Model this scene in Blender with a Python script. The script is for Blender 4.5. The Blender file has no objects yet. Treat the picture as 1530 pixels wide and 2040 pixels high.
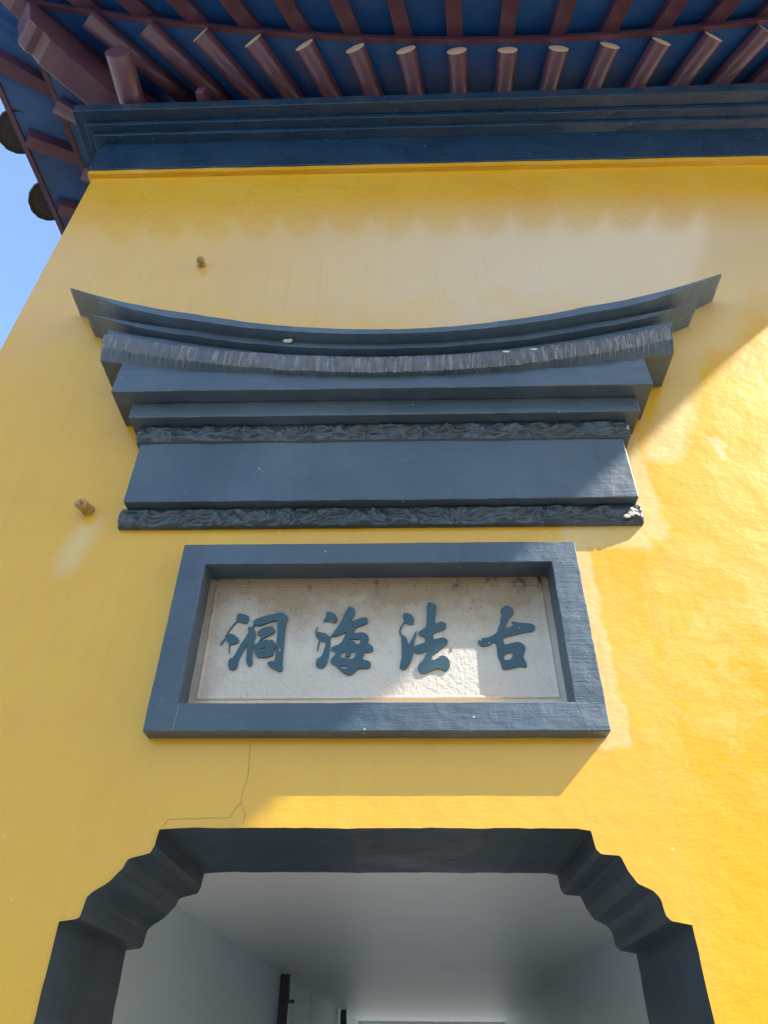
import bpy, bmesh, math, random
from mathutils import Vector, Matrix, noise
from mathutils.geometry import tessellate_polygon

random.seed(7)
sc = bpy.context.scene
COL = sc.collection
GZ = -1.62                       # ground level; the eye is at z = 0

# ------------------------------------------------------------------ camera
cd = bpy.data.cameras.new('camera')
cam = bpy.data.objects.new('camera', cd)
COL.objects.link(cam)
cd.sensor_fit = 'HORIZONTAL'
cd.sensor_width = 36.0
cd.lens = 1409.986 / 1530 * 36.0
cd.clip_start = 0.05
cd.clip_end = 2000
RT = Vector((0.99963471, 0.02569605, 0.00837595))
UP = Vector((0.00938299, -0.62059782, 0.7840729))
FW = Vector((-0.02534567, 0.78370789, 0.62061223))
m = Matrix.Identity(4)
for i in range(3):
    m[i][0] = RT[i]; m[i][1] = UP[i]; m[i][2] = -FW[i]
m[1][3] = -2.2
cam.matrix_world = m
sc.camera = cam

# ------------------------------------------------------------------ light
SUN = Vector((2.9, -1.0, 3.0)).normalized()
world = bpy.data.worlds.new('World')
sc.world = world
world.use_nodes = True
wn = world.node_tree
sky = wn.nodes.new('ShaderNodeTexSky')
sky.sky_type = 'NISHITA'
sky.sun_disc = False
sky.sun_elevation = math.asin(SUN.z)
sky.sun_rotation = math.atan2(SUN.x, SUN.y)
sky.altitude = 0
sky.air_density = 1.5
sky.dust_density = 1.0
sky.ozone_density = 4.0
wn.links.new(sky.outputs[0], wn.nodes['Background'].inputs[0])
wn.nodes['Background'].inputs[1].default_value = 0.13
sl = bpy.data.lights.new('sun', 'SUN')
sl.energy = 3.5
sl.angle = math.radians(0.3)
sl.color = (1.0, 0.95, 0.87)
so = bpy.data.objects.new('sun', sl)
COL.objects.link(so)
so.rotation_euler = SUN.to_track_quat('Z', 'Y').to_euler()
so.location = (20, -8, 20)
vs = sc.view_settings
vs.view_transform = 'Standard'
vs.look = 'None'
vs.exposure = 1.5
vs.gamma = 1.0
vs.use_curve_mapping = False

# ------------------------------------------------------------------ materials
class NT:
    """small helper for node trees"""
    def __init__(s, name):
        s.m = bpy.data.materials.new(name)
        s.m.use_nodes = True
        s.t = s.m.node_tree
        s.b = s.t.nodes['Principled BSDF']
        tc = s.t.nodes.new('ShaderNodeTexCoord')
        s.co = tc.outputs['Object']
    def n(s, typ, **kw):
        nd = s.t.nodes.new(typ)
        for k, v in kw.items():
            if k in nd.inputs:
                s.put(nd.inputs[k], v)
            else:
                setattr(nd, k, v)
        return nd
    def put(s, sock, v):
        if hasattr(v, 'is_output'):
            s.t.links.new(v, sock)
        else:
            sock.default_value = v
    def math(s, op, a, b=0.0, clamp=False):
        nd = s.t.nodes.new('ShaderNodeMath'); nd.operation = op; nd.use_clamp = clamp
        s.put(nd.inputs[0], a); s.put(nd.inputs[1], b)
        return nd.outputs[0]
    def scaled(s, sx, sy, sz, co=None):
        nd = s.t.nodes.new('ShaderNodeMapping')
        s.put(nd.inputs['Vector'], co or s.co)
        nd.inputs['Scale'].default_value = (sx, sy, sz)
        return nd.outputs[0]
    def noise(s, scale, detail=4, rough=0.55, co=None, dist=0.0):
        nd = s.n('ShaderNodeTexNoise', Scale=scale, Detail=detail, Roughness=rough, Distortion=dist)
        s.put(nd.inputs['Vector'], co or s.co)
        return nd.outputs['Fac']
    def vor(s, scale, co=None):
        nd = s.n('ShaderNodeTexVoronoi', Scale=scale)
        s.put(nd.inputs['Vector'], co or s.co)
        return nd.outputs['Distance']
    def rng(s, v, a, b, c=0.0, d=1.0):
        nd = s.t.nodes.new('ShaderNodeMapRange')
        s.put(nd.inputs[0], v)
        for i, x in enumerate((a, b, c, d)):
            s.put(nd.inputs[i + 1], x)
        return nd.outputs[0]
    def mix(s, f, a, b):
        nd = s.t.nodes.new('ShaderNodeMix'); nd.data_type = 'RGBA'
        s.put(nd.inputs['Factor'], f)
        s.put(nd.inputs['A'], a if hasattr(a, 'is_output') else (*a, 1))
        s.put(nd.inputs['B'], b if hasattr(b, 'is_output') else (*b, 1))
        return nd.outputs['Result']
    def mixv(s, *a):
        for i in [k for k in range(len(s.t.nodes[-1].inputs))]: pass
    def bump(s, h, strength, dist, prev=None):
        nd = s.n('ShaderNodeBump', Strength=strength, Distance=dist)
        s.put(nd.inputs['Height'], h)
        if prev is not None:
            s.put(nd.inputs['Normal'], prev)
        return nd.outputs[0]
    def done(s, color, rough, normal=None, spec=None, coat=None):
        s.put(s.b.inputs['Base Color'], color if hasattr(color, 'is_output') else (*color, 1))
        s.put(s.b.inputs['Roughness'], rough)
        if normal is not None: s.put(s.b.inputs['Normal'], normal)
        if spec is not None: s.put(s.b.inputs['IOR'], spec)
        if coat:
            s.b.inputs['Coat Weight'].default_value = coat[0]
            s.b.inputs['Coat Roughness'].default_value = coat[1]
        return s.m

def sep_xyz(k):
    nd = k.n('ShaderNodeSeparateXYZ'); k.put(nd.inputs[0], k.co)
    return nd.outputs

def yellow_paint():
    k = NT('yellow_wall_paint')
    X, Y, Z = sep_xyz(k)
    wob = k.rng(k.noise(7, 4, .5), .3, .7, -.022, .022)
    wob2 = k.rng(k.noise(23, 4, .6), .3, .7, -.007, .007)
    Xw = k.math('ADD', X, k.math('ADD', wob, wob2)); Zw = k.math('ADD', Z, k.math('SUBTRACT', wob, wob2))
    def box(x0, x1, z0, z1, soft, skew=0.0):
        xs = k.math('SUBTRACT', Xw, k.math('MULTIPLY', k.math('SUBTRACT', Zw, z0), skew)) if skew else Xw
        a = k.rng(xs, x0 - soft, x0 + soft); b = k.rng(xs, x1 + soft, x1 - soft)
        c = k.rng(Zw, z0 - soft, z0 + soft); d = k.rng(Zw, z1 + soft, z1 - soft)
        return k.math('MULTIPLY', k.math('MULTIPLY', a, b), k.math('MULTIPLY', c, d))
    big = k.noise(1.1, 3, .5); mid = k.noise(4.2, 6, .65)
    streak = k.noise(3.0, 5, .6, k.scaled(5, 5, .35))
    c = k.mix(k.rng(big, .38, .64), (.80, .415, .003), (.82, .46, .012))
    c = k.mix(k.rng(mid, .45, .75, 0, .55), c, (.76, .355, .002))
    c = k.mix(k.rng(streak, .52, .8, 0, .35), c, (.82, .50, .07))
    # pale sky sheen on the upper wall, painted into the colour
    sky_sheen = k.math('MULTIPLY', k.rng(k.math('ADD', Z, k.rng(mid, .3, .7, -.25, .25)), 2.5, 3.2), k.rng(Z, 4.2, 3.7))
    sky_sheen = k.math('MULTIPLY', sky_sheen, k.rng(X, -1.2, .6, .25, .8))
    c = k.mix(k.math('MULTIPLY', sky_sheen, .85), c, (.74, .60, .42))
    # pale cloudy rings where damp dried out right of the plaque, and run-off below the trim
    cl = k.noise(5.5, 5, .6, dist=.6)
    ring = k.math('MULTIPLY', k.rng(k.math('ABSOLUTE', k.math('SUBTRACT', cl, .5)), .035, .0), box(.78, 1.6, .72, 1.5, .09))
    c = k.mix(k.math('MULTIPLY', ring, .30), c, (.80, .58, .22))
    cloud = k.math('MULTIPLY', k.rng(cl, .50, .66), box(.74, 1.7, .65, 1.6, .12))
    c = k.mix(k.math('MULTIPLY', cloud, .35), c, (.80, .55, .18))
    run = k.rng(k.noise(9, 4, .6, k.scaled(3.2, 1, .12)), .56, .74)
    c = k.mix(k.math('MULTIPLY', run, k.math('MULTIPLY', k.rng(Z, 4.5, 4.2), k.rng(Z, -.5, 1.5, .08, .13))), c, (.45, .25, .03))
    # cream touch-up coats beside the trim
    rough_edge = k.rng(k.noise(38, 3, .6), .25, .6)
    patches = None
    for q in ((.62, .712, .80, 1.59, .008, -.02), (.90, 1.01, 1.60, 2.20, .014, 0), (1.0, 1.16, 2.0, 3.1, .03, .42), (1.30, 1.62, 2.72, 3.28, .04, .3),
              (.60, .95, 1.56, 1.70, .014, 0), (1.315, 1.36, 2.00, 2.14, .009, -.1), (-1.34, -1.24, 1.46, 1.70, .03, .25)):
        b = box(*q)
        patches = b if patches is None else k.math('MAXIMUM', patches, b)
    pm = k.math('MULTIPLY', patches, k.rng(rough_edge, 0, 1, .35, .7))
    c = k.mix(pm, c, (.76, .57, .26))
    # darker damp rims under the trim, small chips and dirt specks
    speck = k.rng(k.vor(9), .045, .02)
    speck = k.math('MULTIPLY', speck, k.rng(k.noise(5, 2), .5, .55))
    c = k.mix(k.math('MULTIPLY', speck, .8), c, (.78, .66, .42))
    dot = k.math('MULTIPLY', k.rng(k.vor(14, k.scaled(1.3, 1, 1)), .03, .012), k.rng(k.noise(9, 2), .52, .56))
    c = k.mix(k.math('MULTIPLY', dot, .75), c, (.16, .09, .02))
    g1 = k.noise(95, 3, .6); g2 = k.noise(22, 5, .6, k.scaled(1, 1, 1.6)); g3 = k.noise(4.5, 3, .5)
    brush = k.noise(30, 4, .6, k.scaled(.35, 1, 2.6))
    n = k.bump(g3, .35, .02)
    n = k.bump(g2, .3, .005, n)
    n = k.bump(brush, .12, .002, n)
    n = k.bump(g1, .3, .0018, n)
    r = k.rng(k.noise(2.2, 4), .3, .7, .34, .46)
    r = k.math('ADD', r, k.math('MULTIPLY', pm, .15))
    return k.done(c, r, n, 1.5, (.6, .12))

def trim_paint(name, base, worn, r0=.28, r1=.45, chips=0.0, bumpy=1.0, streaks=0.0, grain=(.25, 1, 3.0), coat=(.4, .18)):
    k = NT(name)
    a = k.noise(3.0, 5, .6); b = k.noise(26, 5, .65, k.scaled(*grain))
    c = k.mix(k.rng(a, .35, .7), base, worn)
    c = k.mix(k.rng(b, .5, .8, 0, .35), c, tuple(x * .55 for x in base))
    if streaks:
        st = k.noise(60, 3, .6, k.scaled(1, 1, .06))
        c = k.mix(k.rng(st, .52, .66, 0, streaks), c, (.34, .31, .28))
    if chips:
        ch = k.math('MULTIPLY', k.rng(k.vor(21), .10, .05), k.rng(k.noise(7, 3), .66 - chips, .70 - chips))
        c = k.mix(ch, c, (.55, .52, .46))
        hair = k.math('MULTIPLY', k.rng(k.vor(40, k.scaled(.25, 1, 1.5)), .035, .015), k.rng(k.noise(4, 2), .5, .55))
        c = k.mix(k.math('MULTIPLY', hair, .6), c, (.45, .47, .48))
    bv = k.n('ShaderNodeBevel'); bv.samples = 4; bv.inputs['Radius'].default_value = .007
    ge = k.n('ShaderNodeNewGeometry')
    dt = k.t.nodes.new('ShaderNodeVectorMath'); dt.operation = 'DOT_PRODUCT'
    k.put(dt.inputs[0], bv.outputs[0]); k.put(dt.inputs[1], ge.outputs['Normal'])
    wear = k.math('MULTIPLY', k.rng(dt.outputs['Value'], .985, .90), k.rng(k.noise(17, 5, .7), .46, .62))
    c = k.mix(k.math('MULTIPLY', wear, .55), c, tuple(min(1, x * 2.2 + .06) for x in worn))
    wash = k.noise(1.6, 6, .7, k.scaled(1, 1, .5))
    c = k.mix(k.rng(wash, .5, .72, 0, .4), c, tuple(min(1, x * 1.5 + .01) for x in worn))
    n = k.bump(k.noise(5, 3, .5), .4 * bumpy, .02)
    n = k.bump(b, .28 * bumpy, .004, n)
    n = k.bump(k.noise(80, 3, .6), .3 * bumpy, .002, n)
    r = k.rng(k.noise(6, 4), .3, .7, r0, r1)
    return k.done(c, r, n, 1.5, coat)

def plaster(name, base, other, bs=1.0, sc_=70):
    k = NT(name)
    c = k.mix(k.rng(k.noise(2.0, 5, .6), .35, .7), base, other)
    n = k.bump(k.noise(6, 3), .3 * bs, .02)
    n = k.bump(k.noise(sc_, 4, .6), .5 * bs, .004, n)
    return k.done(c, k.rng(k.noise(4, 3), .3, .7, .45, .65), n)

def slab_stone():
    k = NT('pale_plaque_stone')
    X, Y, Z = sep_xyz(k)
    g = k.noise(120, 3, .6); h = k.noise(55, 4, .6)
    c = k.mix(k.rng(k.noise(5, 4), .3, .7), (.62, .56, .48), (.70, .64, .57))
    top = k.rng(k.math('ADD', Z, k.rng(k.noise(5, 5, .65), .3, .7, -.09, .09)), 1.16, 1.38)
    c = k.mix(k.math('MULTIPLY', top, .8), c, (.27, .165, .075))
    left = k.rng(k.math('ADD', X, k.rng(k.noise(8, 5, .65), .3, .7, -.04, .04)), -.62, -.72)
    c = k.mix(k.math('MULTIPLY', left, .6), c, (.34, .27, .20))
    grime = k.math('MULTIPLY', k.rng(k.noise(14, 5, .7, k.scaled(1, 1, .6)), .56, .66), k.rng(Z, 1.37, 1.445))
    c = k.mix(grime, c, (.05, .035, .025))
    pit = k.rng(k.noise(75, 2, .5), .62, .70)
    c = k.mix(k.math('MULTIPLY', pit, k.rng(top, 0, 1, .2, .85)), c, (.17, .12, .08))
    n = k.bump(h, .7, .006)
    n = k.bump(g, .6, .003, n)
    return k.done(c, .62, n)

def paving_mat():
    k = NT('stone_paving')
    c = k.mix(k.rng(k.noise(.7, 6, .6), .35, .7), (.22, .20, .165), (.27, .25, .21))
    n = k.bump(k.noise(20, 4), .4, .01)
    return k.done(c, .75, n)

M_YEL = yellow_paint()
M_SLATE = trim_paint('slate_blue_paint', (.044, .076, .112), (.084, .120, .160), .50, .70, .08, 2.4)
M_RIDGE_SKYLIT = trim_paint('ridge_skylit_paint', (.070, .115, .165), (.11, .16, .215), .5, .68, .08, 2.0)  # slate paint made paler, standing in for sky light on the ridge strips
M_BAND = trim_paint('tile_band_paint', (.075, .080, .085), (.11, .115, .12), .35, .55, .03, 1.4, .55)
M_CARVE = trim_paint('carved_band_paint', (.036, .058, .080), (.056, .076, .094), .40, .55, 0, .7)
M_CORN = trim_paint('cornice_veiled_blue_paint', (.009, .036, .085), (.014, .048, .105), .22, .38, .09)  # dark blue trim paint, made bluer to carry the flare veil
M_REVEAL = trim_paint('door_surround_paint', (.034, .048, .064), (.052, .068, .086), .42, .55, .0, .8, coat=(0, .25))
M_WOOD = trim_paint('rafter_red_paint', (.105, .042, .078), (.155, .070, .115), .35, .5, .02, .8, 0, (2, .2, 2), (.5, .15))
M_BOARD = trim_paint('hazed_blue_soffit_paint', (.022, .12, .42), (.035, .16, .50), .35, .5, 0, .5)  # soffit blue lightened so the colour carries the lens haze
M_CAP_SKYLIT = plaster('rafter_end_skylit_paint', (.78, .62, .50), (.82, .68, .56), .6)  # tan puts the sky's reflection on the rafter ends into the colour
M_TILE = plaster('dark_roof_tile', (.035, .038, .045), (.06, .062, .07), 1.0, 40)
M_STONE = slab_stone()
M_CHAR = trim_paint('teal_lettering_paint', (.016, .060, .080), (.026, .084, .105), .4, .55, .17, 1.2)
M_INNER = plaster('grey_white_plaster', (.74, .82, .86), (.78, .86, .89), .6)
M_CEIL = plaster('passage_ceiling_paint', (.84, .81, .78), (.87, .84, .81), .9)
M_CEIL.node_tree.nodes['Principled BSDF'].inputs['Roughness'].default_value = .42
for l in list(M_CEIL.node_tree.links):
    if l.to_socket.name == 'Roughness': M_CEIL.node_tree.links.remove(l)
M_DARK = trim_paint('dark_door_wood', (.012, .014, .018), (.02, .022, .026), .4, .6)
M_STUB = trim_paint('ochre_peg_paint', (.42, .25, .05), (.50, .34, .12), .4, .6, .05, 1.5)
M_CRACK = plaster('crack_brown', (.34, .17, .02), (.40, .22, .04))  # brown for the crack lines and one small chip
M_PAVE = paving_mat()
M_FLOOR = plaster('pale_floor_stone', (.52, .51, .48), (.60, .59, .56), .5)
M_MORTAR = plaster('chipped_mortar', (.66, .60, .50), (.74, .70, .62), 2.0, 60)

# ------------------------------------------------------------------ mesh helpers
def mesh_obj(name, verts, faces, mat, parent=None, smooth=False, bevel=0.0, seg=2):
    me = bpy.data.meshes.new(name)
    me.from_pydata([tuple(v) for v in verts], [], faces)
    bm = bmesh.new(); bm.from_mesh(me)
    bmesh.ops.remove_doubles(bm, verts=bm.verts, dist=1e-5)
    bmesh.ops.recalc_face_normals(bm, faces=bm.faces)
    bm.to_mesh(me); bm.free()
    if smooth:
        for p in me.polygons: p.use_smooth = True
    me.materials.append(mat)
    o = bpy.data.objects.new(name, me)
    COL.objects.link(o)
    if parent: adopt(o, parent)
    if bevel:
        b = o.modifiers.new('bevel', 'BEVEL'); b.width = bevel; b.segments = seg
        b.limit_method = 'ANGLE'; b.angle_limit = math.radians(35)
    return o

def adopt(o, parent):
    o.parent = parent
    p = Vector(parent.location)
    q = parent.parent
    while q: p += q.location; q = q.parent
    o.location = Vector(o.location) - p

def thing(name, label, cat, loc, group=None):
    o = bpy.data.objects.new(name, None)
    COL.objects.link(o)
    o.location = loc
    o.empty_display_size = .2
    o['label'] = label; o['category'] = cat
    if group: o['group'] = group
    return o

def loft(rings, closed=True, caps=True):
    n = len(rings[0]); v = [p for r in rings for p in r]; f = []
    for i in range(len(rings) - 1):
        for j in range(n if closed else n - 1):
            a = i * n + j; b = i * n + (j + 1) % n
            f.append((a, b, b + n, a + n))
    if caps and closed:
        f.append(tuple(range(n - 1, -1, -1))); f.append(tuple(range((len(rings) - 1) * n, len(rings) * n)))
    return v, f

def wob(x, seed, amp=.002, fr=6.0):
    return amp * (noise.noise(Vector((x * fr, seed * 7.3, 1.7))) + .6 * noise.noise(Vector((x * fr * 4, seed * 3.1, 9.2)))) * 1.6

def lerp(a, b, t): return a + (b - a) * t

def xloft(name, x0, x1, prof, mat, parent, n=60, seed=1, amp=.002, bevel=.004, shear=0.0):
    """a moulding along x; prof(x) -> list of (y, z); edges wander like hand-worked render"""
    rings = []
    for i in range(n + 1):
        x = lerp(x0, x1, i / n); pr = prof(x); r = []
        for j, (y, z) in enumerate(pr):
            xs = x
            r.append((xs, y + wob(x, seed + j * 1.7, amp), z + wob(x, seed + 40 + j * 2.3, amp)))
        rings.append(r)
    if shear:
        for i, rg in enumerate(rings):
            t = i / n
            w = max(0.0, 1 - t / .3) ** 2 - max(0.0, (t - .7) / .3) ** 2
            zs = [q[2] for q in rg]; lo, hi = min(zs), max(zs)
            rings[i] = [(q[0] + shear * w * (1 - (q[2] - lo) / (hi - lo)), q[1], q[2]) for q in rg]
    v, f = loft(rings)
    return mesh_obj(name, v, f, mat, parent, bevel=bevel)

def box_vf(x0, x1, y0, y1, z0, z1):
    v = [(x, y, z) for x in (x0, x1) for y in (y0, y1) for z in (z0, z1)]
    f = [(0, 1, 3, 2), (4, 6, 7, 5), (0, 4, 5, 1), (2, 3, 7, 6), (0, 2, 6, 4), (1, 5, 7, 3)]
    return v, f
def box(name, x0, x1, y0, y1, z0, z1, mat, parent=None, bevel=.004):
    return mesh_obj(name, *box_vf(x0, x1, y0, y1, z0, z1), mat, parent, bevel=bevel)

CHARS = {
 'dong': [[[(-601,1304),(-586,1304),(-560,1296),(-556,1275),(-565,1263),(-581,1268),(-600,1273),(-602,1294)]],[[(-600,1274),(-614,1255),(-629,1223),(-626,1222),(-612,1253),(-598,1272)]],[[(-635,1208),(-629,1221),(-607,1221),(-583,1203),(-582,1187),(-597,1181),(-613,1180),(-627,1199)]],[[(-614,1181),(-611,1142),(-610,1151),(-610,1180)]],[[(-634,1202),(-646,1178),(-643,1179),(-632,1200)]],[[(-556,1248),(-542,1249),(-528,1236),(-524,1216),(-528,1194),(-528,1161),(-527,1129),(-522,1108),(-527,1096),(-537,1099),(-545,1112),(-547,1138),(-549,1172),(-551,1196),(-551,1216),(-552,1234)]],[[(-551,1225),(-540,1212),(-552,1181),(-565,1144),(-574,1121),(-573,1091),(-587,1080),(-605,1089),(-607,1123),(-590,1129),(-575,1175),(-562,1201)]],[[(-534,1261),(-541,1247),(-538,1245),(-531,1259)]],[[(-541,1272),(-520,1284),(-493,1295),(-457,1303),(-439,1308),(-422,1297),(-415,1283),(-421,1261),(-420,1216),(-419,1150),(-419,1112),(-415,1080),(-424,1074),(-443,1084),(-472,1103),(-465,1114),(-447,1112),(-444,1129),(-447,1172),(-446,1216),(-450,1256),(-451,1277),(-474,1272),(-501,1259),(-519,1253),(-536,1261)]],[[(-520,1228),(-501,1243),(-476,1251),(-461,1243),(-457,1229),(-471,1218),(-495,1206),(-512,1184),(-503,1205),(-506,1214),(-516,1218)]],[[(-527,1174),(-509,1187),(-486,1196),(-466,1197),(-455,1187),(-446,1176),(-451,1165),(-455,1154),(-454,1137),(-473,1130),(-504,1128),(-517,1140),(-521,1155)],[(-500,1160),(-484,1168),(-484,1159),(-495,1152)]]],
 'hai': [[[(-281,1309),(-260,1309),(-246,1301),(-237,1285),(-238,1271),(-248,1263),(-273,1273),(-288,1269),(-280,1287),(-276,1296)]],[[(-310,1231),(-288,1224),(-278,1224),(-261,1208),(-257,1208),(-257,1177),(-257,1158),(-260,1130),(-264,1107),(-275,1088),(-293,1089),(-302,1098),(-300,1124),(-284,1130),(-276,1158),(-270,1188),(-285,1191),(-301,1199),(-312,1217)]],[[(-312,1228),(-310,1241),(-304,1251),(-308,1240),(-307,1228)]],[[(-298,1193),(-302,1152),(-298,1154),(-294,1191)]],[[(-257,1209),(-251,1217),(-249,1215),(-256,1206)]],[[(-192,1333),(-173,1317),(-175,1298),(-184,1280),(-196,1264),(-172,1275),(-148,1284),(-130,1284),(-124,1272),(-133,1259),(-167,1247),(-174,1234),(-179,1219),(-158,1223),(-138,1224),(-124,1212),(-120,1198),(-127,1179),(-116,1178),(-105,1166),(-105,1153),(-115,1147),(-133,1150),(-140,1134),(-143,1119),(-116,1112),(-112,1102),(-116,1087),(-135,1086),(-156,1087),(-167,1073),(-182,1060),(-201,1067),(-223,1086),(-230,1096),(-249,1107),(-252,1115),(-245,1128),(-237,1136),(-236,1151),(-252,1156),(-252,1164),(-241,1171),(-224,1177),(-214,1190),(-205,1212),(-198,1229),(-225,1217),(-241,1208),(-253,1215),(-235,1244),(-220,1273),(-209,1303),(-200,1326)],[(-189,1199),(-169,1197),(-151,1199),(-153,1179),(-165,1179),(-173,1190)],[(-214,1149),(-197,1149),(-204,1133),(-201,1129),(-188,1129),(-182,1138),(-183,1149),(-164,1150),(-172,1121),(-202,1125),(-219,1128)],[(-227,1096),(-189,1095),(-196,1085),(-208,1085)],[(-198,1182),(-188,1181),(-194,1176)]]],
 'fa': [[[(0,1302),(17,1304),(33,1294),(40,1278),(39,1260),(33,1254),(17,1260),(6,1263),(2,1283)]],[[(3,1267),(-11,1242),(-15,1229),(-8,1211),(-5,1213),(-10,1231),(-3,1251),(6,1263)]],[[(-8,1216),(6,1211),(14,1196),(17,1172),(30,1195),(39,1213),(48,1235),(46,1211),(37,1182),(37,1154),(31,1126),(19,1097),(5,1079),(-14,1087),(-8,1110),(-4,1135),(-5,1178),(-7,1202)]],[[(88,1344),(102,1346),(120,1337),(120,1312),(115,1278),(116,1255),(131,1266),(145,1266),(154,1255),(152,1240),(133,1230),(109,1223),(105,1210),(106,1193),(136,1203),(152,1199),(158,1188),(147,1171),(125,1156),(102,1137),(94,1114),(117,1120),(129,1132),(143,1132),(156,1120),(161,1101),(154,1080),(142,1074),(131,1084),(108,1084),(93,1076),(66,1064),(49,1078),(51,1099),(69,1114),(77,1135),(88,1156),(74,1150),(56,1141),(43,1143),(37,1154),(37,1169),(55,1176),(77,1182),(78,1208),(66,1208),(51,1221),(66,1233),(82,1242),(86,1278)]]],
 'gu': [[[(362,1325),(376,1333),(392,1327),(400,1310),(395,1294),(382,1283),(372,1265),(361,1236),(392,1251),(398,1254),(384,1267),(407,1262),(427,1259),(450,1258),(467,1251),(469,1237),(456,1226),(431,1224),(402,1215),(360,1206),(351,1196),(351,1172),(379,1181),(409,1185),(426,1167),(422,1152),(412,1127),(421,1106),(421,1091),(413,1088),(404,1093),(381,1088),(354,1081),(338,1081),(335,1106),(326,1131),(327,1166),(323,1187),(317,1185),(300,1172),(281,1168),(267,1172),(261,1190),(277,1200),(303,1202),(332,1220),(336,1238),(347,1254),(349,1276),(359,1301),(355,1297),(352,1313)],[(349,1138),(381,1146),(373,1120),(347,1114)]]],
}
# ------------------------------------------------------------------ ground
g = mesh_obj('ground', [(-400, -400, GZ - .02), (400, -400, GZ - .02), (400, 400, GZ - .02), (-400, 400, GZ - .02)], [(0, 1, 2, 3)], M_PAVE)
g['kind'] = 'structure'
g = mesh_obj('passage_floor', [(-1.2, -.3, GZ - .01), (1.2, -.3, GZ - .01), (1.3, 3.2, GZ - .01), (-1.1, 3.2, GZ - .01)], [(0, 1, 2, 3)], M_FLOOR)
g['kind'] = 'structure'

# ------------------------------------------------------------------ gatehouse
XL, XR = -1.98, 3.64             # wall corners
OX, OY = .83, 2.81               # centre of the square pavilion roof
YB = 5.62
gate = thing('gatehouse', 'yellow gatehouse with dark blue cornice and fanned red rafters under upturned eaves', 'building', (OX, OY, GZ))

DL = [(-.95, .317), (-.897, .325), (-.890, .378), (-.874, .392), (-.836, .416), (-.808, .448), (-.798, .475), (-.738, .490), (-.727, .512), (-.722, .560)]
DR = [(.538, .560), (.545, .507), (.556, .492), (.612, .486), (.624, .446), (.644, .418), (.682, .398), (.697, .384), (.704, .336), (.715, .326), (.768, .317)]
JL = -.95; JR = .768
arch = [(JL, GZ)] + DL + DR + [(JR, GZ)]
# soften the arch corners
def densify(poly, step):
    out = []
    for i in range(len(poly) - 1):
        a, b = poly[i], poly[i + 1]
        k = max(1, int(math.dist(a, b) / step))
        for j in range(k): out.append((lerp(a[0], b[0], j / k), lerp(a[1], b[1], j / k)))
    out.append(poly[-1]); return out
def soften(pl):
    out = [pl[0]]
    for i in range(1, len(pl) - 1):
        a, b, c = pl[i - 1], pl[i], pl[i + 1]
        for t in (.22, .11, 0): 
            if t: out.append((lerp(b[0], a[0], t), lerp(b[1], a[1], t)))
            else: out.append((lerp(b[0], (a[0] + c[0]) / 2, .06), lerp(b[1], (a[1] + c[1]) / 2, .06)))
        for t in (.11, .22): out.append((lerp(b[0], c[0], t), lerp(b[1], c[1], t)))
    return out + [pl[-1]]
archd = [(x + wob(z * 3 + x, 3, .0016), z + wob(x * 3 - z, 5, .0016) if z > GZ + .01 else z) for x, z in densify([arch[0]] + soften(arch[1:-1]) + [arch[-1]], .03)]
PX0, PX1, PZ0, PZ1 = -.735, .560, .945, 1.485    # recess for the plaque slab
WTOP = 4.60
outer = [(XL, GZ)] + archd + [(XR, GZ), (XR, WTOP + .9), (XL, WTOP + .9)]
hole = [(PX0, PZ0), (PX0, PZ1), (PX1, PZ1), (PX1, PZ0)]
tris = tessellate_polygon([[Vector((x, z, 0)) for x, z in outer], [Vector((x, z, 0)) for x, z in hole]])
pts = outer + hole
v = [(x, 0, z) for x, z in pts]
f = [tuple(t) for t in tris]
n0 = len(v)
v += [(x, .30, z) for x, z in pts]
a = len(outer)
for i in range(4):       # recess sides and back
    p, q = a + i, a + (i + 1) % 4
    f.append((p, q, n0 + q, n0 + p))
f.append((n0 + a, n0 + a + 1, n0 + a + 2, n0 + a + 3))
# side and rear walls as outer faces
ws = len(v)
for x, y in ((XL, 0), (XL, YB), (XR, YB), (XR, 0)):
    v.append((x, y, GZ)); v.append((x, y, WTOP + .9))
f += [(ws, ws + 1, ws + 3, ws + 2), (ws + 4, ws + 5, ws + 7, ws + 6)]
# rear wall has its own doorway for the passage
rw = [(XL, GZ), (-.87, GZ), (-.87, .58), (1.32, .58), (1.32, GZ), (XR, GZ), (XR, WTOP + .9), (XL, WTOP + .9)]
k0 = len(v); v += [(x, YB, z) for x, z in rw]
f += [tuple(k0 + i for i in t) for t in tessellate_polygon([[Vector((x, z, 0)) for x, z in rw]])]
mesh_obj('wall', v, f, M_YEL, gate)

# dark painted surround: lines the inside of the opening, 58 cm deep
DEP = .585
ring_in = archd
n = len(ring_in)
v = []
for y in (-.004, DEP):
    for x, z in ring_in: v.append((x, y, z))
f = [(i, i + 1, i + 1 + n, i + n) for i in range(n - 1)]
# outer shell set a little into the masonry
cx = -.09
off = []
for x, z in ring_in:
    d = Vector((x - cx, (z + .3))).normalized() if z > .2 else Vector(((1 if x > cx else -1), 0))
    off.append((x + d.x * .03, z + d.y * .03))
for y in (.004, DEP):
    for x, z in off: v.append((x, y, z))
f += [(n + i, n + i + 1, 3 * n + i + 1, 3 * n + i) for i in range(n - 1)]
o = mesh_obj('door_surround', v, f, M_REVEAL, gate)

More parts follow.
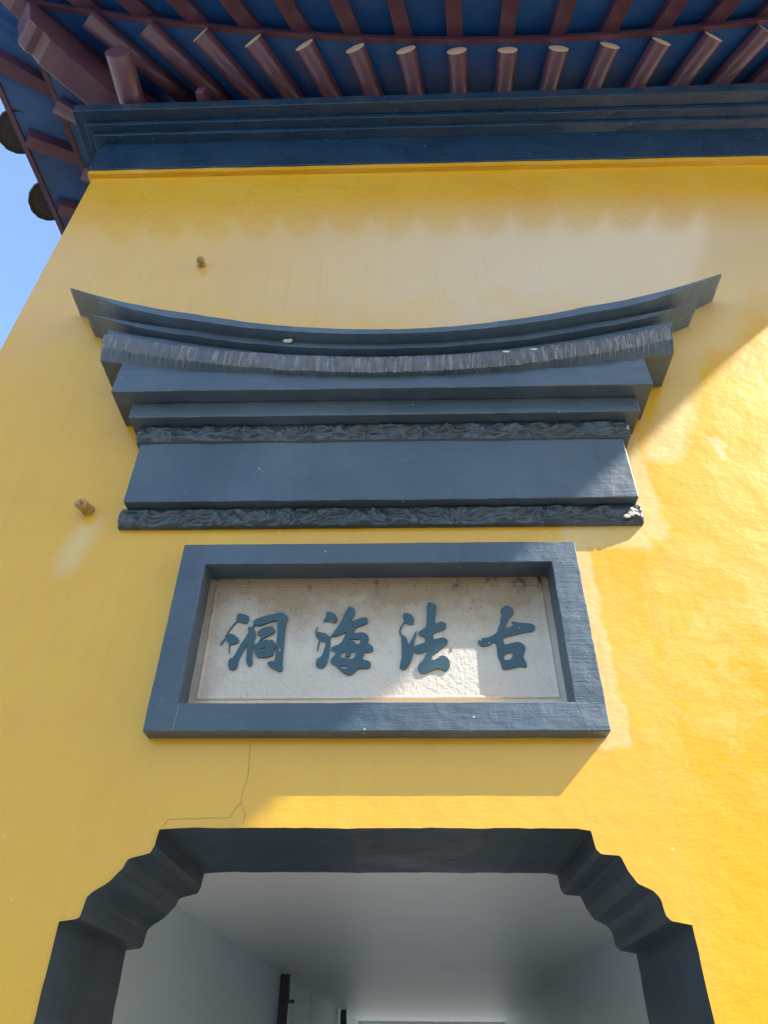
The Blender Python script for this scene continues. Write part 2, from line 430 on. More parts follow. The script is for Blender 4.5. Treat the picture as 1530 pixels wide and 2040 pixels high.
# passage behind the doorway
def skew(x, y): return x + .036 * y
PEND = 10.4
LW, RW, CH = -1.075, 1.03, .578
def quad(name, pts, mat, parent=gate):
    return mesh_obj(name, pts, [(0, 1, 2, 3)], mat, parent)
def slabwall(name, x, thick, mat):
    v = [(skew(x, y) + dx, y, z) for y in (DEP + .002, PEND) for dx in (0, thick) for z in (GZ, CH + .12)]
    f = [(0, 1, 3, 2), (4, 6, 7, 5), (0, 4, 5, 1), (2, 3, 7, 6), (0, 2, 6, 4), (1, 5, 7, 3)]
    return mesh_obj(name, v, f, mat, gate)
slabwall('passage_wall', LW, -.2, M_INNER)
slabwall('passage_wall', RW, .2, M_INNER)
# ceiling sags a little, as hand-floated plaster does
v = []; f = []
ny, nx = 60, 14
for i in range(ny + 1):
    y = lerp(DEP + .003, PEND, i / ny)
    for j in range(nx + 1):
        x = lerp(LW - .05, RW + .05, j / nx)
        v.append((skew(x, y), y, CH + .004 * noise.noise(Vector((x * 1.2, y * 1.6, 0)))))
for i in range(ny):
    for j in range(nx):
        a = i * (nx + 1) + j; f.append((a, a + 1, a + nx + 2, a + nx + 1))
k0 = len(v)
v += [(skew(LW - .2, DEP + .003), DEP + .003, CH + .2), (skew(RW + .2, DEP + .003), DEP + .003, CH + .2), (skew(RW + .2, PEND), PEND, CH + .2), (skew(LW - .2, PEND), PEND, CH + .2)]
f.append((k0, k0 + 1, k0 + 2, k0 + 3))
mesh_obj('passage_ceiling', v, f, M_CEIL, gate, smooth=True)
# masonry return between the surround and the wider passage
box('passage_return', -1.25, -.95 - .03, DEP - .03, DEP, GZ, CH, M_INNER, gate, 0)
box('passage_return', .768 + .03, 1.25, DEP - .03, DEP, GZ, CH, M_INNER, gate, 0)
# lintel beam that closes the far end
box('end_lintel', -.9, 1.6, PEND + .002, PEND + .2, CH - .06, CH + .5, M_INNER, gate)

# cornice: frieze, three stepped soffits, fascia; it returns along the left side
def ring_rect(p, z):   # plan rectangle that overhangs by p
    return [(XL - p, -p, z), (XR + p, -p, z), (XR + p, YB + p, z), (XL - p, YB + p, z)]
def sub_ring(p, z, seed, dz=0.0, amp=.0022):
    r = []
    c = [(XL - p, -p), (XR + p, -p), (XR + p, YB + p), (XL - p, YB + p)]
    for i in range(4):
        a, b = c[i], c[(i + 1) % 4]
        for j in range(48):
            t = j / 48; x = lerp(a[0], b[0], t); y = lerp(a[1], b[1], t)
            rise = dz * (x - XL) / (XR - XL)
            w = 0 if j == 0 else 1
            r.append((x + w * wob(y + x, seed, amp), y + w * wob(x - y, seed + 2, amp), z + rise + wob(x + y * 1.3, seed + 5, amp)))
    return r
def band(name, lv, mat, bevel=.003):
    rings = [sub_ring(p, z, s, dz) for p, z, s, dz in lv]
    v, f = loft(rings, True, False)
    return mesh_obj(name, v, f, mat, gate, bevel=bevel)
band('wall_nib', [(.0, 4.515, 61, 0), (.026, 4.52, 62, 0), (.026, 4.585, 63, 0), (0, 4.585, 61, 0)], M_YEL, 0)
band('frieze', [(0.0, 4.565, 1, 0), (.034, 4.567, 2, 0), (.030, 4.93, 3, .02), (.0, 4.93, 3, .02)], M_CORN)
band('cornice_step', [(.02, 4.93, 3, .02), (.085, 4.935, 4, .03), (.085, 4.975, 5, .04), (.02, 4.975, 5, .04)], M_CORN)
band('cornice_step', [(.03, 4.975, 6, .04), (.135, 4.98, 7, .05), (.135, 5.025, 8, .06), (.03, 5.025, 8, .06)], M_CORN)
band('cornice_fascia', [(.05, 5.027, 9, .06), (.205, 5.03, 10, .08), (.21, 5.115, 11, .11), (.02, 5.135, 12, .11)], M_CORN)
box('wall_core', XL + .02, XR - .02, .02, YB - .02, 4.62, 5.5, M_BOARD, gate, 0)

# ------------------------------------------------------------------ eaves
def frame(side):               # side 0 = front, 1 = left, 2 = rear, 3 = right
    th = -math.pi / 2 * side
    c, s = round(math.cos(th)), round(math.sin(th))
    def g(u, o, z):            # u along the side, o = overhang beyond the wall face
        x, y = u, -(2.81 + o)
        return Vector((OX + c * x - s * y, OY + s * x + c * y, z))
    return g
def o_raf(s): return .40 + .15 * (s / 2.7) ** 2
def z_raf(s): return 5.40 + .17 * (s / 2.7) ** 2
def o_fly(s): return .77 + .36 * (abs(s) / 4.1) ** 3
def z_fly(s): return 5.36 + .12 * (s / 2.6) ** 2 + .34 * (abs(s) / 4.1) ** 6
SL = .22
RR = .068

def cyl_vf(r, L, n=16, r2=None):
    v = []; f = []
    for k, rr in ((0, r), (L, r2 or r)):
        for i in range(n):
            a = 2 * math.pi * i / n; v.append((rr * math.cos(a), k, rr * math.sin(a)))
    for i in range(n): f.append((i, (i + 1) % n, n + (i + 1) % n, n + i))
    f.append(tuple(range(n))); f.append(tuple(range(2 * n - 1, n - 1, -1)))
    return v, f
def shared(name, vf, mat, bevel=0, mat2=None, capsel=None, smooth=False):
    o = mesh_obj(name, *vf, mat)
    me = o.data
    if mat2:
        me.materials.append(mat2)
        for p in me.polygons:
            if capsel(p): p.material_index = 1
    if smooth:
        for p in me.polygons: p.use_smooth = len(p.vertices) == 4
    COL.objects.unlink(o); bpy.data.objects.remove(o)
    return me
def place(me, name, a, b, parent=gate, roll=0.0):
    """put a mesh that runs along +y from the origin at a, pointing to b"""
    d = (b - a).normalized()
    xax = d.cross(Vector((0, 0, 1))).normalized(); zax = xax.cross(d)
    m = Matrix.Identity(4)
    for i in range(3): m[i][0] = xax[i]; m[i][1] = d[i]; m[i][2] = zax[i]; m[i][3] = a[i]
    o = bpy.data.objects.new(name, me); COL.objects.link(o)
    o.matrix_world = m
    o.parent = parent
    o.matrix_parent_inverse = Matrix.Translation(-Vector(parent.location))
    return o

RAFL = 1.15
rv, rf = cyl_vf(RR, RAFL)
rv = [(x, y + (-.28 * z if y > .5 else 0), z) for x, y, z in rv]
me_raf = shared('rafter', (rv, rf), M_WOOD, mat2=M_CAP_SKYLIT, capsel=lambda p: len(p.vertices) > 4 and p.center.y > RAFL - .05, smooth=True)
FLL = .62
def fly_vf():
    w, h = .052, .10
    v = []; f = []
    for y, ww, h0 in ((0, w, 0), (FLL - .03, w, 0), (FLL, w * .93, .012)):
        v += [(-ww, y, h0), (ww, y, h0), (ww, y, h), (-ww, y, h)]
    for k in (0, 4):
        for j in range(4): f.append((k + j, k + (j + 1) % 4, k + 4 + (j + 1) % 4, k + 4 + j))
    f.append((0, 1, 2, 3)); f.append((11, 10, 9, 8))
    return v, f
me_fly = shared('flying_rafter', fly_vf(), M_WOOD)
def disc_vf():
    """a curved pan tile seen from below: concave trough, rounded scalloped lip towards -y"""
    v = []; f = []; R_ = .16; n = 40; m_ = 5
    for lay, dz in ((0, 0.0), (1, .022)):
        for q in range(m_ + 1):
            for i in range(n):
                a = 2 * math.pi * i / n
                rr = R_ * q / m_
                if q == m_: rr *= 1 + .035 * abs(math.cos(a * 7))
                x = rr * math.cos(a); y = rr * math.sin(a)
                if y > 0: y *= .75
                v.append((x, y, dz + .9 * x * x + (-.012 * (q == m_))))
    L_ = (m_ + 1) * n
    for lay in (0, 1):
        for q in range(m_):
            for i in range(n):
                a = lay * L_ + q * n + i; b = lay * L_ + q * n + (i + 1) % n
                f.append((a, b, b + n, a + n))
    for i in range(n):
        a = m_ * n + i; b = m_ * n + (i + 1) % n
        f.append((a, b, b + L_, a + L_))
    return v, f
me_disc = shared('drip_tile', disc_vf(), M_TILE)

TIPU = 2.81 + 1.13 + .02
for side in (0, 1, 3):
    g = frame(side)
    for k in range(-9, 10):
        s = -.09 + .345 * k; s *= 1 + .035 * (s / 2.85) ** 4
        if abs(s) > 3.05: continue
        if side == 1: s = 2.38 - .47 * (k + 3)
        if abs(s) > 3.05: continue
        orf = o_raf(s); R0 = 2.81 + orf
        tphi = s / R0                                  # rafters radiate from the roof centre
        rad = Vector((s, R0)).length
        end = g(s, orf, z_raf(s))
        Ri = R0 - RAFL / math.sqrt(1 + tphi ** 2)
        inn = g(tphi * Ri, Ri - 2.81, z_raf(s) + SL * RAFL)
        jit = random.uniform(-.004, .004)
        end.z += jit
        place(me_raf, 'rafter', inn, inn + (end - inn).normalized())
        # flying rafter above it
        u = s
        for _ in range(8): u = tphi * (2.81 + o_fly(u))
        of = o_fly(u)
        fe = g(u, of, z_fly(u))
        Rs = 2.81 + of - FLL / math.sqrt(1 + tphi ** 2)
        zs = z_raf(s) + RR + .055
        fi = g(tphi * Rs, Rs - 2.81, zs + .10 * (1 if Rs - 2.81 < orf else 0))
        fi.z = lerp(fe.z, zs, FLL / (of - orf) * (1 / math.sqrt(1 + tphi ** 2))) if of > orf else zs
        place(me_fly, 'flying_rafter', fi, fe)
        # drip tile whose rounded, scalloped tongue hangs out past the eave edge
        ang = -math.pi / 2 * side
        o = bpy.data.objects.new('drip_tile', me_disc); COL.objects.link(o)
        o.matrix_world = Matrix.Translation(g(u * 1.0, of + .06, z_fly(u) + .125)) @ Matrix.Rotation(ang + tphi * .12, 4, 'Z') @ Matrix.Rotation(math.radians(30 + random.uniform(-3, 3)), 4, 'X')
        o.parent = gate
        o.matrix_parent_inverse = Matrix.Translation(-Vector(gate.location))

    # boards and strips that follow the curved eave, one mesh each
    N = 70
    def strip(name, fn, mat, smax=None, bevel=0):
        rings = []
        for i in range(N + 1):
            t = -1 + 2 * i / N
            rings.append([g(*q) for q in fn(t)])
        v, f = loft(rings)
        return mesh_obj(name, v, f, mat, gate, bevel=bevel)
    def U(t, o): return t * (2.81 + o)
    def rafter_board(t):
        oe = o_raf(t * 3.3); U1 = t * (2.81 + oe); z1 = z_raf(U1) + RR + .004
        oi = -.5; U0 = t * (2.81 + oi); z0 = z1 + SL * (oe - oi)
        return [(U0, oi, z0), (U1 * 1.0, oe, z1), (U1, oe, z1 + .02), (U0, oi, z0 + .02)]
    strip('rafter_board', rafter_board, M_BOARD)
    def lath(t):
        oe = o_raf(t * 3.3); U1 = t * (2.81 + oe); z1 = z_raf(U1) + RR - .004
        return [(U1, oe - .012, z1), (U1 * 1.005, oe + .022, z1 - .012), (U1 * 1.005, oe + .022, z1 + .052), (U1, oe - .012, z1 + .052)]
    strip('eave_lath', lath, M_WOOD)
    def fly_board(t):
        uu = t * 3.9; of = o_fly(uu); oi = o_raf(t * 3.3) - .02
        U1 = t * (2.81 + of + .05); U0 = t * (2.81 + oi)
        z1 = z_fly(U1) + .103; z0 = z_raf(U0) + RR + .055 + .103
        return [(U0, oi, z0), (U1, of + .05, z1), (U1, of + .05, z1 + .022), (U0, oi, z0 + .022)]
    strip('eave_board', fly_board, M_BOARD)
    def fascia(t):
        uu = t * 3.9; of = o_fly(uu) + .05; U1 = t * (2.81 + of); z1 = z_fly(U1) + .09
        return [(U1, of - .03, z1), (U1, of + .01, z1), (U1, of + .02, z1 + .09), (U1, of - .03, z1 + .09)]
    strip('eave_fascia', fascia, M_WOOD)

# roof surface (all four sides) up to the apex, and its tile rows
v = []; f = []
NR, NS = 14, 40
for side in range(4):
    g = frame(side); k0 = len(v)
    for i in range(NR + 1):
        w = i / NR
        for j in range(NS + 1):
            t = -1 + 2 * j / NS
            of = o_fly(t * 3.9) + .07
            Re = 2.81 + of; Rr = Re * (1 - w)
            ze = z_fly(t * Re) + .17
            z = lerp(ze, 8.4, w ** 1.35)
            v.append(g(t * Rr, Rr - 2.81, z))
    for i in range(NR):
        for j in range(NS):
            a = k0 + i * (NS + 1) + j
            f.append((a, a + 1, a + NS + 2, a + NS + 1))
roof = mesh_obj('roof', v, f, M_TILE, gate, smooth=True)
v = []; f = []
for side in (0, 1, 2, 3):
    g = frame(side)
    for q in range(-11, 12):
        t = q / 11.6
        of = o_fly(t * 3.9) + .07; Re = 2.81 + of
        k0 = len(v); steps = 12
        for i in range(steps + 1):
            w = i / steps * .97
            ze = z_fly(t * Re) + .17
            z = lerp(ze, 8.4, w ** 1.35); Rr = Re * (1 - w)
            rad = .075 * (1 - .5 * w)
            for a in range(5):
                an = math.pi * a / 4
                v.append(g(t * Rr + rad * math.cos(an), Rr - 2.81, z + rad * math.sin(an)))
        for i in range(steps):
            for a in range(4):
                b = k0 + i * 5 + a; f.append((b, b + 1, b + 6, b + 5))
o = mesh_obj('tile_row', v, f, M_TILE, gate, smooth=True); o['kind'] = 'stuff'

# hip beams at the corners
def hip(cx_, cy_, dx, dy, name='hip_beam'):
    d = Vector((dx, dy, 0)).normalized(); p = Vector((d.y, -d.x, 0))
    def ext(nm, prof, w, mat):
        v = []; n = len(prof)
        for s in (-w, w):
            for a, z in prof: v.append(Vector((cx_, cy_, 0)) + d * a + p * s + Vector((0, 0, z)))
        f = [tuple(range(n)), tuple(range(2 * n - 1, n - 1, -1))] + [(i, (i + 1) % n, n + (i + 1) % n, n + i) for i in range(n)]
        return mesh_obj(nm, v, f, mat, gate, bevel=.012, seg=2)
    low = [(-.6, 5.62), (-.6, 5.40), (0, 5.38), (.45, 5.40), (.60, 5.42), (.66, 5.46), (.70, 5.44), (.76, 5.47), (.78, 5.53), (.80, 5.60), (.83, 5.66), (.80, 5.71), (.3, 5.66)]
    ext('hip_beam', low, .10, M_WOOD)
    up = [(-.2, 5.80), (.3, 5.64), (.9, 5.70), (1.3, 5.86), (1.65, 6.12), (1.70, 6.24), (1.62, 6.28), (1.2, 6.02), (.6, 5.86)]
    ext('hip_rafter', up, .075, M_WOOD)
hip(XL, 0, -1, -1)
hip(XR, 0, 1, -1)

# purlin end and small bracket that stand on the cornice
me_pur = shared('purlin', cyl_vf(.088, .75, 28), M_WOOD, smooth=True)
place(me_pur, 'purlin', Vector((-1.875, .30, 5.345)), Vector((-1.865, -.45, 5.325)))
v, f = loft([[(x, -.26, 5.14), (x + 0, -.26, 5.22), (x + 0, -.22, 5.30), (x + 0, .1, 5.32), (x, .1, 5.14)] for x in (-1.36, -1.305)])
mesh_obj('bracket', v, f, M_WOOD, gate, bevel=.006)

# hairline cracks and paint runs in the render
def ribbon(name, pl, w, mat, th=.0015, y0=0.0, par=None):
    P_ = densify(pl, .02); v = []; f = []
    P_ = [(x + .004 * noise.noise(Vector((x * 40, z * 40, 3))), z + .004 * noise.noise(Vector((x * 40, z * 40, 9)))) for x, z in P_]
    for i, (x, z) in enumerate(P_):
        a = P_[max(0, i - 1)]; b = P_[min(len(P_) - 1, i + 1)]
        d = Vector((b[0] - a[0], b[1] - a[1])).normalized(); nrm = Vector((-d.y, d.x))
        ww = w * (.5 + .8 * abs(noise.noise(Vector((i * .7, 2, 5))))) / 2
        v += [(x - nrm.x * ww, y0 + .001, z - nrm.y * ww), (x, y0 - th, z), (x + nrm.x * ww, y0 + .001, z + nrm.y * ww)]
    for i in range(len(P_) - 1):
        a = 3 * i; f += [(a, a + 1, a + 4, a + 3), (a + 1, a + 2, a + 5, a + 4)]
    o = mesh_obj(name, v, f, mat, par or gate)
    if sum(q.normal.y for q in o.data.polygons) > 0: o.data.flip_normals()
    return o
ribbon('crack', [(-.487, .82), (-.481, .72), (-.492, .635), (-.52, .59), (-.70, .585), (-.717, .565)], .0022, M_CRACK)
ribbon('crack', [(-.492, .635), (-.475, .60), (-.478, .575)], .0012, M_CRACK)

# ------------------------------------------------------------------ ornamental eave (hood) over the plaque
hood = thing('wall_hood', 'dark slate relief eave with upswept pointed tips over the plaque on yellow wall', 'ornament', (-.09, 0, 1.66))
HC = -.06
def r2(x, k): return k * (x - HC) ** 2
def s1(x):
    zb = 2.560 + r2(x, .150); zt = 2.617 + r2(x, .170)
    fr = max(0.0, abs(x - HC) - .9)
    p = .238 - fr * .07
    return [(.03, zb), (-p, zb), (-p + .005, zb + .012), (-p + .020, zt), (-p + .035, zt + .006), (.03, zt + .012)]
xloft('ridge_strip', HC - 1.60, HC + 1.65, s1, M_RIDGE_SKYLIT, hood, 110, 2, .0012, .003, .19)
def s2(x):
    zb = 2.508 + r2(x, .137); zt = 2.562 + r2(x, .149)
    fr = max(0.0, abs(x - HC) - .9)
    p = .197 - fr * .07
    return [(.03, zb), (-p, zb), (-p + .004, zb + .010), (-p + .018, zt), (.03, zt)]
xloft('ridge_strip', HC - 1.475, HC + 1.48, s2, M_RIDGE_SKYLIT, hood, 90, 5, .0012, .003, .15)
def slope(x):
    zt = 2.512 + r2(x, .139); zb = 2.412 + r2(x, .116)
    fr = max(0.0, abs(x - HC) - 1.0)
    return [(.03, zb - .03), (-.215, zb - .03), (-.222, zb + .002), (-.150 + fr * .05, zt), (.03, zt)]
xloft('roof_slope', HC - 1.33, HC + 1.33, slope, M_RIDGE_SKYLIT, hood, 80, 8, .001, .002, .08)
# tile band: hundreds of narrow rendered tile ends with ragged edges
rings = []
n = 420; X0, X1 = HC - 1.275, HC + 1.245
for i in range(n + 1):
    x = lerp(X0, X1, i / n)
    zt = 2.418 + r2(x, .115); zb = 2.322 + r2(x, .122); zk = 2.318 + r2(x, .088)
    j1 = random.uniform(-.0025, .0025); j2 = random.uniform(-.004, .004) + wob(x, 3, .003)
    rings.append([(x, .03, zk), (x, -.192, zk), (x, -.222 + j1, zb + j2), (x, -.229 + j1, zb + .03), (x, -.229 - j1, zt - .015), (x, -.224 + j1, zt + j2 * .7), (x, .03, zt)])
dz = .05
rings[0] = [(q[0] + .02 * (1 if q[2] < 2.42 + r2(X0, .1) else 0), q[1], q[2]) for q in rings[0]]
v, f = loft(rings)
o = mesh_obj('tile_band', v, f, M_BAND, hood)
o.data.materials.append(M_SLATE)
for q in o.data.polygons:
    if q.normal.z < -.35 or abs(q.normal.x) > .7: q.material_index = 1
def t1(x):
    zt = 2.328 + r2(x, .090)
    return [(.03, 2.243), (-.203, 2.243), (-.199, min(zt, 2.36) ), (-.19, zt), (.03, zt)]
xloft('cornice_tier', -.088 - 1.137, -.088 + 1.135, t1, M_SLATE, hood, 60, 11, .0012, .004)
xloft('cornice_tier', -.078 - 1.072, -.078 + 1.070, lambda x: [(.03, 2.153), (-.138, 2.153), (-.136, 2.242), (.03, 2.242)], M_SLATE, hood, 60, 14, .0012, .004)

def carved(name, x0, x1, zb, zt, p, seed, parent):
    nx_, nz_ = 520, 22
    v = []; f = []
    for i in range(nx_ + 1):
        x = lerp(x0, x1, i / nx_)
        for j in range(nz_ + 1):
            t = j / nz_; z = lerp(zb, zt, t)
            q = Vector((x * 13, seed * 5.0, z * 30))
            wv = noise.noise(Vector((x * 9, seed, z * 12)))
            a = noise.noise(q + Vector((wv * 3, 0, wv * 4)))
            b = noise.noise(Vector((x * 34 + wv * 5, seed + 9, z * 60)))
            sw = math.sin(x * 34 + 5 * wv + (z - zb) * 60) * .5
            h = (1 - abs(a) * 2.2) * .55 + (1 - abs(b) * 2) * .14 + sw * .42
            rim = min(1.0, min(t, 1 - t) * 5.5)
            h = max(-.15, h) * .023 * rim
            v.append((x + .002 * b, -p - h, z + wob(x, seed + t, .0015)))
    for i in range(nx_):
        for j in range(nz_):
            a = i * (nz_ + 1) + j; f.append((a, a + nz_ + 1, a + nz_ + 2, a + 1))
    k0 = len(v)
    # closing sides back to the wall
    idx = lambda i, j: i * (nz_ + 1) + j
    for i in range(nx_ + 1): v.append((lerp(x0, x1, i / nx_), .02, zb)); v.append((lerp(x0, x1, i / nx_), .02, zt))
    for i in range(nx_):
        f.append((idx(i, 0), idx(i + 1, 0), k0 + 2 * i + 2, k0 + 2 * i)); f.append((idx(i, nz_), idx(i + 1, nz_), k0 + 2 * i + 3, k0 + 2 * i + 1))
    f.append(tuple(idx(0, j) for j in range(nz_ + 1)) + (k0 + 1, k0))
    f.append(tuple(idx(nx_, j) for j in range(nz_ + 1)) + (k0 + 2 * nx_ + 1, k0 + 2 * nx_))
    o = mesh_obj(name, v, f, M_CARVE, parent, smooth=True)
    return o
carved('carved_band', -.085 - 1.028, -.085 + 1.030, 2.062, 2.153, .080, 1, hood)
xloft('frieze_panel', -.09 - 1.006, -.09 + 1.006, lambda x: [(.03, 1.752), (-.071, 1.748), (-.073, 2.063), (.03, 2.063)], M_SLATE, hood, 60, 17, .0016, .004)
carved('carved_band', -.092 - 1.020, -.092 + 1.020, 1.662, 1.750, .022, 2, hood)
# flaked spot on the middle ridge strip
def flake(name, cx_, cy_, cz_, rx, rz, parent, mat=M_MORTAR, seed=0):
    v = []; n = 18
    for y, k in ((0.004, 1.0), (-.0025, .85)):
        for i in range(n):
            a = 2 * math.pi * i / n; rr = k * (.75 + .5 * noise.noise(Vector((math.cos(a) * 2, math.sin(a) * 2, seed))) + .2 * noise.noise(Vector((a * 3, seed, 1))))
            v.append((cx_ + rx * rr * math.cos(a), cy_ + y, cz_ + rz * rr * math.sin(a)))
    f = [(i, (i + 1) % n, n + (i + 1) % n, n + i) for i in range(n)] + [tuple(range(n, 2 * n))]
    return mesh_obj(name, v, f, mat, parent)
for q, (dx, dz, rr) in enumerate(((0, 0, .020), (-.022, -.012, .014), (.008, .020, .010))):
    flake('mortar_chip', .885 + dx, -.040, 1.692 + dz, rr * 1.3, rr * .7, hood, seed=11 + q)
flake('paint_chip', -.505, -.199, 2.570, .030, .016, hood, seed=1)
flake('paint_chip', .455, -.230, 2.432, .022, .009, hood, seed=2)
flake('paint_chip', .575, -.230, 2.445, .020, .009, hood, seed=3)

# ------------------------------------------------------------------ name plaque
plq = thing('name_plaque', 'pale stone plaque with four teal characters in a slate blue frame above the doorway', 'plaque', (-.09, 0, .829))
FX0, FX1, FZ0, FZ1 = -.818, .637, .829, 1.548
IX0, IX1, IZ0, IZ1 = -.724, .541, .923, 1.458
P6 = -.060
co = [(FX0, FZ0), (FX1, FZ0), (FX1, FZ1), (FX0, FZ1)]
ci = [(IX0, IZ0), (IX1, IZ0), (IX1, IZ1), (IX0, IZ1)]
rings = []
for q in range(4):
    for i in range(44):
        t = i / 44; w = min(1, t * 12, (1 - t) * 12)
        a, b = co[q], co[(q + 1) % 4]; c, d = ci[q], ci[(q + 1) % 4]
        ax = 1 if q % 2 == 0 else 0
        o2 = [lerp(a[0], b[0], t), lerp(a[1], b[1], t)]; q2 = [lerp(c[0], d[0], t), lerp(c[1], d[1], t)]
        o2[ax] += wob(t * 1.5 + q, 21, .0012, 5) * w; q2[ax] += wob(t * 1.5 + q, 24, .0011, 5) * w
        yy = P6 + wob(t * 1.5 + q, 28, .0002, 4)
        rings.append([(o2[0], .02, o2[1]), (o2[0], yy, o2[1]), (lerp(o2[0], q2[0], .5), yy - .0006, lerp(o2[1], q2[1], .5)), (q2[0], yy, q2[1]), (q2[0], .12, q2[1])])
rings.append(rings[0])
v, f = loft(rings, True, False)
mesh_obj('frame', v, f, M_SLATE, plq, bevel=.003)
ribbon('scratch', [(-.721, .916), (-.7215, .88), (-.723, .836)], .003, M_MORTAR, .001, P6, plq)
ribbon('scratch', [(.546, .914), (.556, .88), (.566, .836)], .0022, M_MORTAR, .001, P6, plq)
ribbon('scratch', [(-.775, .935), (-.785, .91)], .0025, M_MORTAR, .001, P6, plq)
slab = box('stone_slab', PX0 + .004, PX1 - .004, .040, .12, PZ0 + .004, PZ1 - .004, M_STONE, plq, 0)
# shallow raised border fillet round the writing
bx = [(-.686, .988), (.508, .990), (.503, 1.416), (-.687, 1.417)]
v = []; f = []
for (dx, dz, y) in ((0, 0, .0415), (.004, .004, .0345), (.011, .011, .0345), (.015, .015, .0415)):
    for i, (x, z) in enumerate(bx):
        sx = 1 if i in (0, 3) else -1; sz = 1 if i in (0, 1) else -1
        v.append((x - sx * dx, y, z - sz * dz))
for q in range(3):
    for i in range(4): f.append((q * 4 + i, q * 4 + (i + 1) % 4, q * 4 + 4 + (i + 1) % 4, q * 4 + 4 + i))
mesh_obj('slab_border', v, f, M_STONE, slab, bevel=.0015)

names = {'dong': 'teal character on the far left of the stone', 'hai': 'teal character second from the left', 'fa': 'teal character third from the left', 'gu': 'teal character on the far right of the stone'}
for key, strokes in CHARS.items():
    v = []; f = []
    for si, loops in enumerate(strokes):
        L = [[(x / 1000, z / 1000) for x, z in lp] for lp in loops]
        D = []
        for lp in L:
            # round the traced corners once, then roughen
            m_ = []
            for i in range(len(lp)):
                a, b = lp[i], lp[(i + 1) % len(lp)]
                m_ += [(lerp(a[0], b[0], .25), lerp(a[1], b[1], .25)), (lerp(a[0], b[0], .75), lerp(a[1], b[1], .75))]
            m_ = densify(m_ + [m_[0]], .004)[:-1]
            area = sum(m_[i - 1][0] * m_[i][1] - m_[i][0] * m_[i - 1][1] for i in range(len(m_)))
            sg = (1 if area > 0 else -1) * (1 if lp is L[0] else -1)  # holes grow slightly, so thin gaps stay open
            nn = []
            for i in range(len(m_)):
                a, b = m_[i - 1], m_[(i + 1) % len(m_)]
                d = Vector((b[0] - a[0], b[1] - a[1]))
                d = d.normalized() if d.length > 1e-7 else Vector((1, 0))
                of_ = .0006 if lp is L[0] else -.0006
                nn.append((m_[i][0] + d.y * sg * of_, m_[i][1] - d.x * sg * of_))
            m_ = nn
            D.append([(x + .0011 * noise.noise(Vector((x * 260, z * 260, si))), z + .0011 * noise.noise(Vector((x * 260, z * 260, si + 7)))) for x, z in m_])
        yf = .0345 - .0004 * si
        flat = [p for lp in D for p in lp]
        k0 = len(v)
        v += [(x, yf, z) for x, z in flat]
        f += [tuple(k0 + i for i in t) for t in tessellate_polygon([[Vector((x, z, 0)) for x, z in lp] for lp in D])]
        k1 = len(v); v += [(x, .0425, z) for x, z in flat]
        st = 0
        for lp in D:
            for i in range(len(lp)):
                a = st + i; b = st + (i + 1) % len(lp)
                f.append((k0 + a, k0 + b, k1 + b, k1 + a))
            st += len(lp)
    o = mesh_obj('character', v, f, M_CHAR, slab)
    o['label'] = names[key]
flake('paint_chip', .168, .0395, 1.158, .004, .012, slab, M_CRACK, 5)

# ------------------------------------------------------------------ pegs
def peg(x, z, lab, r, L, yaw):
    t = thing('wall_peg', lab, 'peg', (x, 0, z), 'ochre painted pegs in the wall')
    n = 20; v = []; f = []
    prof = [(0.02, r * .8), (-.006, r * 1.1), (-.012, r * .62), (-L * .55, r * .60), (-L * .6, r * 1.0), (-L * .95, r * 1.05), (-L, r * .9), (-L, r * .35), (-L + .012, r * .3), (-L + .012, 0.0001)]
    for y, rr in prof:
        for i in range(n):
            a = 2 * math.pi * i / n
            v.append((x + rr * math.cos(a) * (1 + .08 * noise.noise(Vector((a, x, y * 30)))) + yaw * -y, y, z + rr * math.sin(a) + .15 * y))
    for q in range(len(prof) - 1):
        for i in range(n): f.append((q * n + i, q * n + (i + 1) % n, (q + 1) * n + (i + 1) % n, (q + 1) * n + i))
    mesh_obj('peg_sleeve', v, f, M_STUB, t, smooth=True)
    vv, ff = box_vf(x - .006 + yaw * L, x + .006 + yaw * L, -L - .018, -L + .02, z - .15 * L - .02, z - .15 * L + .004)
    mesh_obj('peg_hook', vv, ff, M_STUB, t, bevel=.003)
peg(-1.096, 3.50, 'small ochre peg high on the wall above the left side of the slate hood', .022, .046, 0)
peg(-1.262, 1.765, 'small ochre peg beside the lower left corner of the slate hood', .024, .058, -.2)

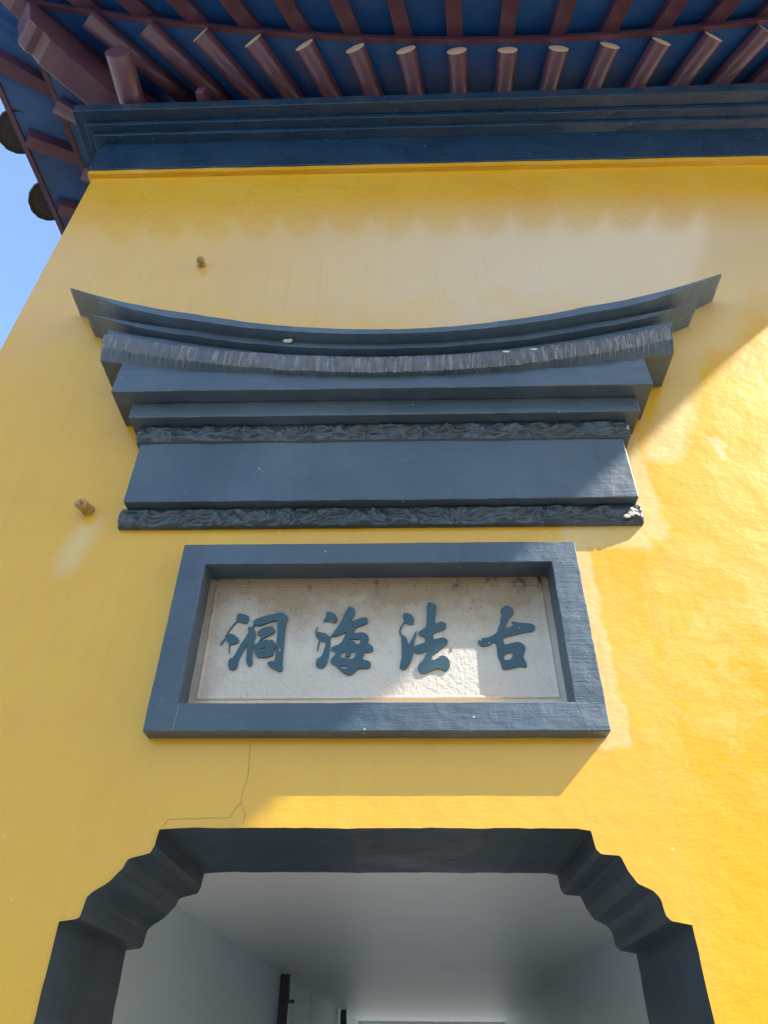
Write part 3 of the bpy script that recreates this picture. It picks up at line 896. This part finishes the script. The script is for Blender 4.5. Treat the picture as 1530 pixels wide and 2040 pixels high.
# ------------------------------------------------------------------ dark posts in the passage
def post(x, y, w, lab, bolt):
    t = thing('door_post', lab, 'post', (x, y, GZ), 'dark posts in the passage')
    v, f = loft([[(x - w / 2 + wob(z, 3, .004), y, z), (x + w / 2 + wob(z, 5, .004), y, z), (x + w / 2 + wob(z, 5, .004), y + .06, z), (x - w / 2 + wob(z, 3, .004), y + .06, z)] for z in [lerp(GZ, CH - .012, i / 40) for i in range(41)]])
    mesh_obj('upright', v, f, M_DARK, t, bevel=.004)
    if bolt:
        v, f = loft([[(x + w / 2 - .005, y + yy, zz) for yy, zz in ((.01, bolt - .012), (.035, bolt - .012), (.035, bolt + .012), (.01, bolt + .012))],
                     [(x + w / 2 + .040, y + yy, zz) for yy, zz in ((.012, bolt - .012), (.033, bolt - .012), (.033, bolt + .010), (.012, bolt + .010))]])
        mesh_obj('bolt', v, f, M_DARK, t, bevel=.003)
post(-.895, 4.02, .072, 'nearer dark post with a short bolt at the left passage wall', .40)
post(-.725, 7.75, .066, 'farther dark post at the left passage wall without a bolt', None)

# ------------------------------------------------------------------ unseen hall added to cast the diagonal shade on the wall
EX, EZ = 9.19, 10.52
hall = thing('unseen_shade_hall', 'tall yellow hall shape added out of view to shade the gatehouse wall', 'building', (7, -8, GZ))
HY0, HY1, HX0, HX1 = -4.6, -13.0, 5.6, 8.9
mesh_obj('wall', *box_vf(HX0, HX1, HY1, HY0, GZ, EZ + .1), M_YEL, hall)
v, f = loft([[(HX0 - .6, -2.35, EZ + .02), (EX, -2.35, EZ + .02), (EX, -14, EZ + .02), (HX0 - .6, -14, EZ + .02)],
             [(HX0 - .6, -2.35, EZ + .2), (EX, -2.35, EZ + .2), (EX, -14, EZ + .2), (HX0 - .6, -14, EZ + .2)],
             [(HX0 + 1.2, -4.6, EZ + 2.2), (EX - 1.6, -4.6, EZ + 2.2), (EX - 1.6, -12, EZ + 2.2), (HX0 + 1.2, -12, EZ + 2.2)]])
mesh_obj('roof', v, f, M_TILE, hall)
